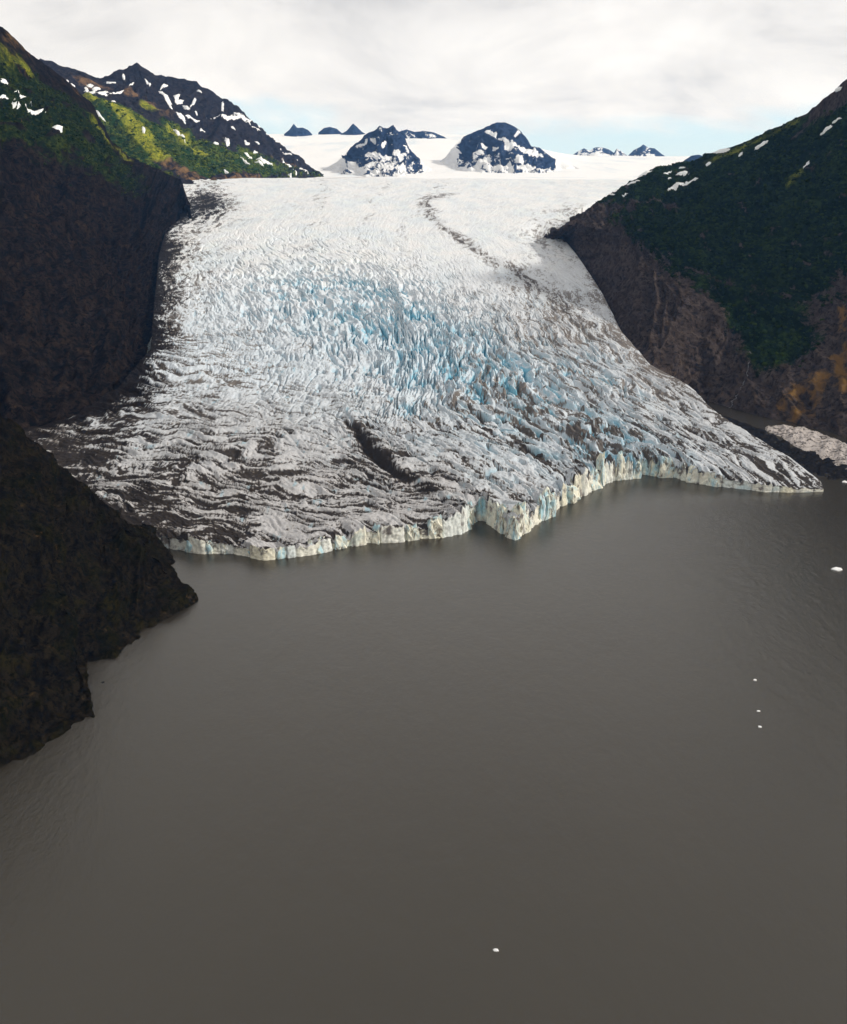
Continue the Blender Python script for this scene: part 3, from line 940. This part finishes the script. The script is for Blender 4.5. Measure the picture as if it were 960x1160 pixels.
def rmask(H):
    veg = sstep(0.34, 0.56, H.v + 0.16 * H.rough + 0.02 * H.gul) * (0.98 - 0.55 * sstep(0.15, 0.6, H.rough))
    veg *= sstep(0.04, 0.30, H.u + 0.12 * H.rough)
    veg = np.maximum(veg, 0.8 * H.near([(690, 225, 740, 215, 70), (720, 235, 780, 215, 80)]))
    veg = np.maximum(veg, 0.85 * H.near([(820, 330, 880, 400, 60), (870, 350, 900, 390, 70)]))
    veg *= 1 - 0.9 * H.near([(700, 235, 760, 235, 30), (930, 115, 960, 95, 60)])
    och = H.near([(930, 425, 903, 470, 20), (905, 442, 884, 462, 15), (948, 408, 956, 440, 14), (953, 350, 958, 395, 14)])
    och = och * (1 - 0.8 * sstep(0.0, 0.5, H.rough)) + 0.16 * H.near([(745, 370, 790, 440, 60)])
    veg *= 1 - 0.95 * np.clip(H.near([(930, 420, 900, 470, 45), (955, 400, 955, 470, 45)]), 0, 1)
    sunlit_grass = 0.5 * H.near([(800, 184, 840, 168, 30), (840, 168, 900, 138, 26), (895, 205, 905, 196, 22)])
    return np.stack([np.clip(veg, 0, 1), np.clip(och, 0, 1), sunlit_grass], 2)


HR = Hill('right_slope', [rb, rm_, rs], M_RIGHT, 480, 380, 17, 100, 400, rmask, crest_keep=0.3, base_keep=0.35, vknots=[0, 0.38, 1])
# --- mountain behind on the left
bb = Wp([(60, 240, 3300), (110, 232, 3320), (150, 228, 3330), (190, 220, 3340), (222, 212, 3380), (245, 210, 3450), (270, 209.5, 3550), (300, 209, 3750), (325, 207.5, 4100), (345, 204, 4500), (366, 200, 5150)])
bm_ = Wp([(60, 120, 3900), (105, 112, 3900), (140, 118, 3950), (165, 135, 3950), (190, 150, 3930), (215, 160, 3950), (245, 166, 4050), (280, 172, 4250), (312, 180, 4500), (338, 190, 4750), (366, 198.6, 5200)])
bs = Wp([(30, 62, 4300), (70, 74, 4500), (112, 86, 4650), (140, 80, 4750), (155, 71, 4800), (178, 84, 4850), (205, 88, 4880), (237, 99, 4900), (268, 120, 4950), (305, 154, 5050), (366, 197.5, 5250)])


def bmask(H):
    veg = sstep(0.05, 0.2, H.v + 0.08 * H.rough) * (1 - sstep(0.42, 0.62, H.v + 0.14 * H.rough + 0.1 * H.gul)) * (0.95 - 0.5 * sstep(0.2, 0.6, H.rough))
    veg *= 1 - 0.5 * sstep(0.6, 0.9, H.u)
    veg = np.maximum(veg, 0.9 * H.near([(110, 112, 150, 140, 90), (150, 140, 185, 175, 80), (195, 145, 230, 170, 80)]))
    och = 0.7 * H.near([(100, 92, 115, 98, 70), (150, 105, 185, 125, 60), (185, 180, 235, 205, 55), (255, 203, 310, 205, 45), (310, 178, 345, 196, 30)])  # ochre rock; strips near the crest also stand for golden sunlight
    veg *= 1 - 0.9 * np.clip(H.near([(185, 182, 240, 206, 50), (255, 204, 320, 206, 40), (95, 88, 120, 92, 60)]), 0, 1)
    sunlit_grass = 0.95 * H.near([(100, 106, 135, 122, 55), (135, 122, 168, 160, 55), (150, 150, 182, 178, 45), (197, 148, 228, 172, 50), (165, 118, 176, 124, 35)])  # sun patches through the cloud, painted as bright grass
    return np.stack([np.clip(veg, 0, 1), np.clip(och, 0, 1), sunlit_grass], 2)


HB = Hill('back_mountain', [bb, bm_, bs], M_BACK, 380, 260, 30, 210, 500, bmask, back=(500, 0.8), crest_keep=0.5)

LEFT_SNOW = [(4, 90, 7, 94, 3.5), (18, 104, 33, 111, 4), (0, 111, 8, 111, 3.5), (15, 121, 21, 118, 3.5), (33, 126, 47, 124, 5), (62, 145, 69, 144, 6),
             (76, 91, 79, 91, 2), (82, 95, 84, 97, 3)]
BACK_SNOW = [(97, 98, 99, 105, 3.5), (101, 97, 103, 98, 3.5), (102, 106, 122, 105, 7), (107, 102, 112, 101, 5), (125, 107, 140, 102, 3), (121, 94, 130, 94, 2.5),
             (140, 84, 141, 90, 2.5), (127, 115, 131, 115, 2.5), (107, 126, 118, 136, 3), (165, 90, 170, 97, 3), (147, 97, 151, 94, 2.5), (183, 102, 189, 97, 3),
             (182, 104, 194, 122, 5), (196, 128, 208, 137, 6), (210, 131, 226, 137, 4), (199, 112, 203, 109, 5), (200, 117, 206, 115, 5), (208, 120, 214, 124, 4),
             (216, 122, 222, 115, 2.5), (222, 127, 223, 130, 2.5), (225, 103, 227, 104, 3), (198, 147, 209, 157, 4), (162, 144, 163, 150, 3), (228, 148, 231, 150, 3),
             (246, 133, 284, 135, 7), (252, 116, 253, 126, 3), (266, 128, 270, 130, 5), (280, 138, 294, 148, 2.5), (292, 142, 301, 151, 3), (255, 158, 259, 165, 5),
             (278, 161, 282, 163, 3), (273, 178, 283, 186, 3), (278, 173, 285, 179, 2.5), (289, 184, 297, 187, 3), (294, 180, 308, 186, 4.5), (288, 173, 291, 177, 3),
             (313, 165, 318, 169, 3.5), (322, 174, 336, 181, 4), (321, 182, 330, 188, 3.5), (256, 193, 258, 196, 3), (243, 162, 247, 163, 2.5), (340, 193, 349, 196, 5),
             (333, 194, 336, 199, 3), (325, 199, 331, 205, 3), (264, 145, 265, 146, 3), (290, 161, 293, 163, 2.5)]
RIGHT_SNOW = [(931, 152, 942, 143, 4), (943, 140, 952, 133, 2.5), (856, 168, 868, 160, 3), (810, 172, 826, 170, 4), (910, 189, 917, 184, 3), (758, 214, 776, 209, 5), (776, 210, 788, 202, 4),
              (768, 197, 778, 195, 4), (754, 197, 759, 195, 3.5), (722, 199, 737, 194, 3), (712, 209, 724, 205, 3), (694, 216, 698, 214, 4), (688, 222, 697, 221, 2.5),
              (706, 222, 710, 220, 2.5), (946, 103, 953, 99, 3), (770, 190, 775, 190, 2.5), (838, 176, 841, 174, 2.5), (757, 203, 760, 202, 2.5), (801, 187, 805, 185, 2.5)]
for k, s in enumerate(LEFT_SNOW): HL.snow(*s, seed=k)
for k, s in enumerate(BACK_SNOW): HB.snow(*s, seed=k + 30)
for k, s in enumerate(RIGHT_SNOW): HR.snow(*s, seed=k + 90)


# ------------------------------------------------------------------ brush on the green slopes
def shrubs(hill, count, size, tones, seed, label):
    rng = np.random.RandomState(seed)
    P = hill.P[:hill.nv]; w = np.clip(hill.m[:hill.nv, :, 0] + 0.5 * fbm(hill.su / 60, hill.sv / 60, 3, seed)[:hill.nv] - 0.42, 0, 1)
    px, py = hill.pix[:hill.nv, :, 0], hill.pix[:hill.nv, :, 1]
    w = w * ((px > -60) & (px < 1040) & (py > -40))
    for a, b, r in hill.patches:
        ab = b - a
        t = np.clip(((P - a) @ ab) / ((ab ** 2).sum() + 1e-6), 0, 1)
        w = w * (np.linalg.norm(P - a - t[..., None] * ab, axis=2) > r + size)
    w = w * (1 - 0.85 * np.clip(hill.m[:hill.nv, :, 2] * 1.5, 0, 1))
    area = np.linalg.norm(np.cross(np.gradient(P, axis=0), np.gradient(P, axis=1)), axis=2)
    w = (w * area).ravel(); w /= w.sum()
    idx = rng.choice(len(w), count, p=w)
    ph = (1 + 5 ** 0.5) / 2
    iv = np.array([(-1, ph, 0), (1, ph, 0), (-1, -ph, 0), (1, -ph, 0), (0, -1, ph), (0, 1, ph), (0, -1, -ph), (0, 1, -ph), (ph, 0, -1), (ph, 0, 1), (-ph, 0, -1), (-ph, 0, 1)]) / 1.9
    it = np.array([(0, 11, 5), (0, 5, 1), (0, 1, 7), (0, 7, 10), (0, 10, 11), (1, 5, 9), (5, 11, 4), (11, 10, 2), (10, 7, 6), (7, 1, 8), (3, 9, 4), (3, 4, 2), (3, 2, 6), (3, 6, 8), (3, 8, 9), (4, 9, 5), (2, 4, 11), (6, 2, 10), (8, 6, 7), (9, 8, 1)])
    r = size * (0.5 + rng.rand(count) ** 2 * 1.3)
    V = iv[None] * (0.7 + 0.6 * rng.rand(count, 12, 1)) * r[:, None, None] * np.array([1.15, 1.15, 0.75])
    V = V + (P.reshape(-1, 3)[idx] + rng.randn(count, 3) * np.array([2.0, 2.0, 0.2]))[:, None]
    F = (it[None] + 12 * np.arange(count)[:, None, None]).reshape(-1, 3)
    me = bpy.data.meshes.new('shrubs')
    me.vertices.add(count * 12); me.vertices.foreach_set('co', V.astype(np.float32).ravel())
    me.loops.add(F.size); me.loops.foreach_set('vertex_index', F.ravel().astype(np.int32))
    me.polygons.add(len(F)); me.polygons.foreach_set('loop_start', np.arange(0, F.size, 3, dtype=np.int32))
    me.update(calc_edges=True)
    t = rng.rand(count) ** 1.6
    c = np.array(tones[0])[None] * (1 - t[:, None]) + np.array(tones[1])[None] * t[:, None]
    at = me.color_attributes.new('tone', 'FLOAT_COLOR', 'POINT')
    cc = np.ones((count, 12, 4), np.float32); cc[..., :3] = c[:, None]
    at.data.foreach_set('color', cc.ravel())
    m, nt, b = new_mat('brush_leaves')
    b.inputs['Roughness'].default_value = 0.9; b.inputs['Specular IOR Level'].default_value = 0.0
    a = N(nt.nodes, 'ShaderNodeAttribute', attribute_name='tone')
    nt.links.new(a.outputs['Color'], b.inputs['Base Color'])
    o = link('shrubs', me, mat=m)
    o['kind'] = 'stuff'; o['label'] = label


shrubs(HR, 12000, 2.6, ((0.004, 0.012, 0.002), (0.028, 0.046, 0.005)), 5, 'dark green brush covering the right hillside')
shrubs(HL, 4000, 2.8, ((0.006, 0.015, 0.003), (0.040, 0.048, 0.006)), 6, 'green brush high on the dark left slope')
shrubs(HB, 5000, 4.2, ((0.014, 0.036, 0.008), (0.11, 0.13, 0.015)), 7, 'yellow green brush on the far left mountain')


# ------------------------------------------------------------------ nunataks and far peaks
def peak(name, sky_pts, Y, base_py, amp, wl, seed, snow_bias=0.0, depth=500, segs=None, nu=130, nv=90, widen=1.12, line_base=False):
    xs = np.array([p[0] for p in sky_pts], float)
    cx = xs.mean()
    sk = [at_y(px, py, Y) for px, py in sky_pts]
    base = []
    for (px, py) in sky_pts:
        t = (px - xs[0]) / (xs[-1] - xs[0])
        bow = math.sin(math.pi * t) ** 0.9
        by = (py + 14) * (1 - bow) + (base_py[0] * (1 - t) + base_py[1] * t) * bow
        if t in (0.0, 1.0): p = at_y(cx + (px - cx) * 1.06, py + 14, Y - 60)
        else:
            p = at_y(cx + (px - cx) * widen, by, Y - depth * bow)
        p[2] -= 25
        base.append(p)

    def mk(H):
        s = 0.5 + 0.42 * H.rough + 0.30 * (0.25 - H.gul) - 0.28 * sstep(0.25, 0.7, H.v) + snow_bias
        if segs:
            s = np.maximum(s * 0.75, H.near(segs) * 0.95)
            e = H.u + 0.05 * H.rough
            s = np.maximum(s, 1.2 * np.maximum(sstep(0.17, 0.11, e), sstep(0.86, 0.92, e)))
            s = np.maximum(s, sstep(0.20, 0.02, H.v + 0.16 * H.rough))
        return np.stack([0 * s, 0 * s, np.clip(s, 0, 1)], 2)
    return Hill(name, [base, sk], M_PEAK, nu, nv, amp, wl, seed, mk, back=(depth * 0.8, 0.9), crest_keep=0.2)


P1 = peak('nunatak', [(366, 193), (380, 184), (393, 173), (402, 163), (415, 152), (427, 146), (430, 142), (434, 144), (440, 144), (446, 141), (451, 147), (458, 155), (463, 168), (474, 178), (482, 187), (497, 196)], 5650, (199, 203), 38, 120, 600, 0.04, 520,
          [(407, 165, 424, 160, 28), (418, 176, 440, 179, 30), (412, 190, 425, 186, 22), (449, 172, 453, 178, 32), (458, 166, 462, 171, 18), (440, 186, 452, 195, 22),
           (436, 160, 434, 165, 18), (398, 188, 410, 198, 45), (455, 190, 470, 198, 40)])
P2 = peak('nunatak', [(492, 188), (505, 177), (519, 162), (526, 155), (536, 150), (548, 145), (556, 141), (562, 138.5), (572, 138), (581, 141), (590, 148), (597, 157), (602, 166), (612, 167), (625, 178), (642, 185), (660, 191)], 5950, (200, 200), 42, 150, 700, 0.02, 560,
          [(552, 148, 560, 152, 22), (560, 153, 574, 161, 18), (543, 165, 549, 166, 22), (538, 172, 544, 172, 28), (540, 190, 552, 182, 40), (578, 168, 608, 175, 48), (590, 180, 600, 190, 40), (576, 187, 580, 193, 20),
           (560, 170, 563, 168, 14), (584, 154, 588, 149, 12)])
# snow dome carries the far ones
peak('far_ridge', [(448, 150), (456, 148), (461, 146.5), (470, 149), (480, 148), (492, 150), (502, 154), (512, 160), (520, 162)], 8200, (168, 168), 22, 180, 800, -0.02, 420, nu=90, nv=50)
peak('far_peak', [(322, 152), (328, 147), (333, 140), (337, 145), (343, 144.5), (349, 147), (354, 152)], 8800, (156, 156), 14, 130, 810, -0.25, 200, nu=60, nv=40)
peak('far_peak', [(361, 150), (367, 145), (374, 143.5), (382, 146), (390, 153)], 9000, (156, 157), 12, 130, 820, -0.25, 200, nu=60, nv=40)
peak('far_peak', [(386, 152), (393, 148), (400, 140), (404, 143), (410, 149), (420, 155)], 8800, (157, 159), 14, 130, 830, -0.2, 200, nu=60, nv=40)
peak('far_peak', [(648, 176), (656, 171), (662, 168), (668, 171), (674, 167), (681, 166.5), (690, 169), (700, 176)], 10500, (177, 178), 12, 150, 840, 0.10, 200, nu=60, nv=40)
peak('far_peak', [(694, 176), (699, 168), (704, 171), (712, 177)], 10500, (178, 178), 10, 150, 850, 0.12, 150, nu=40, nv=30)
peak('far_peak', [(711, 177), (718, 170), (726, 166), (729, 163.5), (734, 167), (742, 168), (748, 173), (758, 180)], 10200, (179, 181), 14, 150, 860, -0.02, 220, nu=60, nv=40)
peak('far_peak', [(768, 190), (776, 181), (784, 176), (792, 175), (806, 180)], 6000, (195, 195), 12, 150, 870, -0.3, 200, nu=50, nv=30)


# ------------------------------------------------------------------ debris and stranded ice at the right shore
def low_mass(pix, hmax, nu, nv, seed, ridge=0.5, z0=-2.5, wl=18, amp=3.0):
    """a low mound whose foot follows the given shore points (two sides, same count)"""
    A = np.array([at_z(x, y, 0) for x, y in pix[0]]); B = np.array([at_z(x, y, 0) for x, y in pix[1]])
    k = len(A); u = np.linspace(0, k - 1, nu)
    A = np.stack([np.interp(u, np.arange(k), A[:, c]) for c in range(3)], 1); B = np.stack([np.interp(u, np.arange(k), B[:, c]) for c in range(3)], 1)
    v = np.linspace(0, 1, nv)[:, None, None]
    P = A[None] * (1 - v) + B[None] * v
    s = np.sin(np.pi * np.linspace(0, 1, nv))[:, None] ** 0.45 * np.minimum(1, np.sin(np.pi * np.linspace(0.001, 0.999, nu))[None] * 4) ** 0.6
    X, Y = P[..., 0], P[..., 1]
    n = ridged((X * 0.8 - Y * 0.5) / wl, (X * 0.5 + Y * 0.8) / (wl * 2.5), 4, seed)
    f = fbm(X / 8, Y / 8, 4, seed + 5)
    P[..., 2] = z0 + s * (hmax * (0.55 + 0.3 * n) + amp * (n - 0.5) + 0.35 * amp * f)
    return P, n, f


P, n, f = low_mass([[(786, 470), (815, 483), (850, 500), (884, 520), (920, 538), (965, 556)], [(790, 460), (830, 473), (868, 486), (900, 502), (935, 512), (985, 520)]], 6.0, 160, 50, 31)
o = link('moraine', grid_mesh('moraine', P, attrs={'mask': np.stack([0 * n, 0 * n, 0 * n], 2)}), mat=M_MORAINE)
setting(o)
P, n, f = low_mass([[(864, 487), (885, 496), (900, 506), (925, 518), (945, 530), (990, 548)], [(866, 483), (893, 481), (915, 484), (940, 494), (965, 503), (1010, 515)]], 10.0, 150, 70, 37, wl=26, amp=4)
ln = ridged(P[..., 0] / 11 + f, P[..., 1] / 20, 4, 43)
o = link('stranded_ice', grid_mesh('stranded_ice', P, attrs={'mask': ice_colour(np.array([0.52, 0.47, 0.44]) + 0 * P, np.clip(0.02 + 0.85 * sstep(0.50, 0.78, ln) + 0.2 * f, 0, 1), 0 * f, f)}), mat=M_ICE)
thing(o, 'low cracked mass of pinkish grey ice beyond the black debris strip, right edge', 'ice')


# ------------------------------------------------------------------ stream on the right hillside
def build_stream():
    pts = [(850, 398), (848, 412), (846, 424), (842, 436), (836, 446), (830, 455), (826, 464)]
    W = [HR.P[HR.find(*p)] + np.array([0, -1.0, 1.2]) for p in pts]
    W = np.array(W); t = np.linspace(0, len(W) - 1, 60)
    C = np.stack([np.interp(t, np.arange(len(W)), W[:, k]) for k in range(3)], 1)
    C[:, 0] += 7.0 * fbm(t * 1.9, t * 0 + 2, 5, 7, 0.65)
    wid = 1.1 * (0.55 + 0.9 * np.clip(fbm(t * 2.3, t * 0 + 9, 3, 17), -0.6, 1))[:, None]
    rows = [C + np.array([dx, 0, 0]) * wid + np.array([0, 0, dz]) for dx, dz in ((-0.8, -1.5), (-0.4, 0.2), (0.4, 0.2), (0.8, -1.5))]
    m, nt, b = new_mat('stream_water')
    b.inputs['Base Color'].default_value = (0.12, 0.115, 0.11, 1)
    b.inputs['Roughness'].default_value = 0.4
    setting(link('stream', grid_mesh('stream', np.array(rows)), mat=m))


build_stream()


# ------------------------------------------------------------------ floating ice
def floe(px, py, length, width, height, rz, seed, label, mat=M_SNOW):
    import bmesh
    rng = np.random.RandomState(seed)
    bm = bmesh.new()
    bmesh.ops.create_icosphere(bm, subdivisions=3, radius=1.0)
    off = rng.rand(3) * 50
    for v in bm.verts:
        c = v.co
        k = 1 + 0.28 * float(gn(np.array([c.x * 1.6 + off[0]]), np.array([c.y * 1.6 + c.z + off[1]]), 3)[0]) + 0.14 * float(gn(np.array([c.x * 4 + off[2]]), np.array([c.y * 4 - c.z * 3 + off[0]]), 9)[0])
        z = c.z * k
        z = z * height if z > 0 else z * 0.6
        v.co = (c.x * k * length / 2, c.y * k * width / 2, min(z, height * 0.75))
    me = bpy.data.meshes.new('iceberg')
    bm.to_mesh(me); bm.free()
    o = link('iceberg', me, mat=mat)
    p = at_z(px, py, 0)
    o.location = p
    o.rotation_euler = (0, 0, rz)
    thing(o, label, 'iceberg', 'small icebergs adrift on the lake')


floe(948.5, 645, 11.5, 9, 1.8, 0.1, 1, 'largest white ice floe adrift near the right edge of the lake')
floe(855.5, 770.5, 3.0, 2.4, 0.9, -0.3, 2, 'upper of three tiny ice pieces in a line on the right of the lake')
floe(859.5, 805.5, 3.0, 1.8, 0.5, 0.2, 3, 'middle, faintest of three tiny ice pieces in a line on the right of the lake')
floe(861, 823.5, 2.8, 2.2, 0.9, 0.0, 4, 'lower of three tiny ice pieces in a line on the right of the lake')
floe(562, 1076.5, 3.4, 1.9, 0.8, -0.35, 5, 'lone white ice piece on the dark water near the bottom of the picture')
floe(958, 546, 9, 7, 1.2, 0.1, 6, 'small ice piece off the tip of the glacier by the right edge')
floe(117, 773, 2.6, 2.0, 0.5, 0.4, 7, 'small dark ice lump on the water just off the dark headland', M_MORAINE)


# ------------------------------------------------------------------ air
def build_haze():
    x0, x1, y0, y1, z0, z1 = -9500, 9500, -6500, 13500, -20, 1150
    V = [(x, y, z) for z in (z0, z1) for y in (y0, y1) for x in (x0, x1)]
    F = [(0, 2, 3, 1), (4, 5, 7, 6), (0, 1, 5, 4), (2, 6, 7, 3), (0, 4, 6, 2), (1, 3, 7, 5)]
    me = bpy.data.meshes.new('haze'); me.from_pydata(V, [], F); me.update()
    m = bpy.data.materials.new('haze_air'); m.use_nodes = True
    nt = m.node_tree; nt.nodes.clear()
    out = N(nt.nodes, 'ShaderNodeOutputMaterial')
    vol = N(nt.nodes, 'ShaderNodeVolumePrincipled')
    vol.inputs['Color'].default_value = (0.24, 0.50, 1.0, 1)
    vol.inputs['Absorption Color'].default_value = (1, 1, 1, 1)
    vol.inputs['Density'].default_value = 2.1e-5
    vol.inputs['Anisotropy'].default_value = 0.2
    nt.links.new(vol.outputs[0], out.inputs['Volume'])
    o = link('haze', me, mat=m)
    o['kind'] = 'stuff'


build_haze()
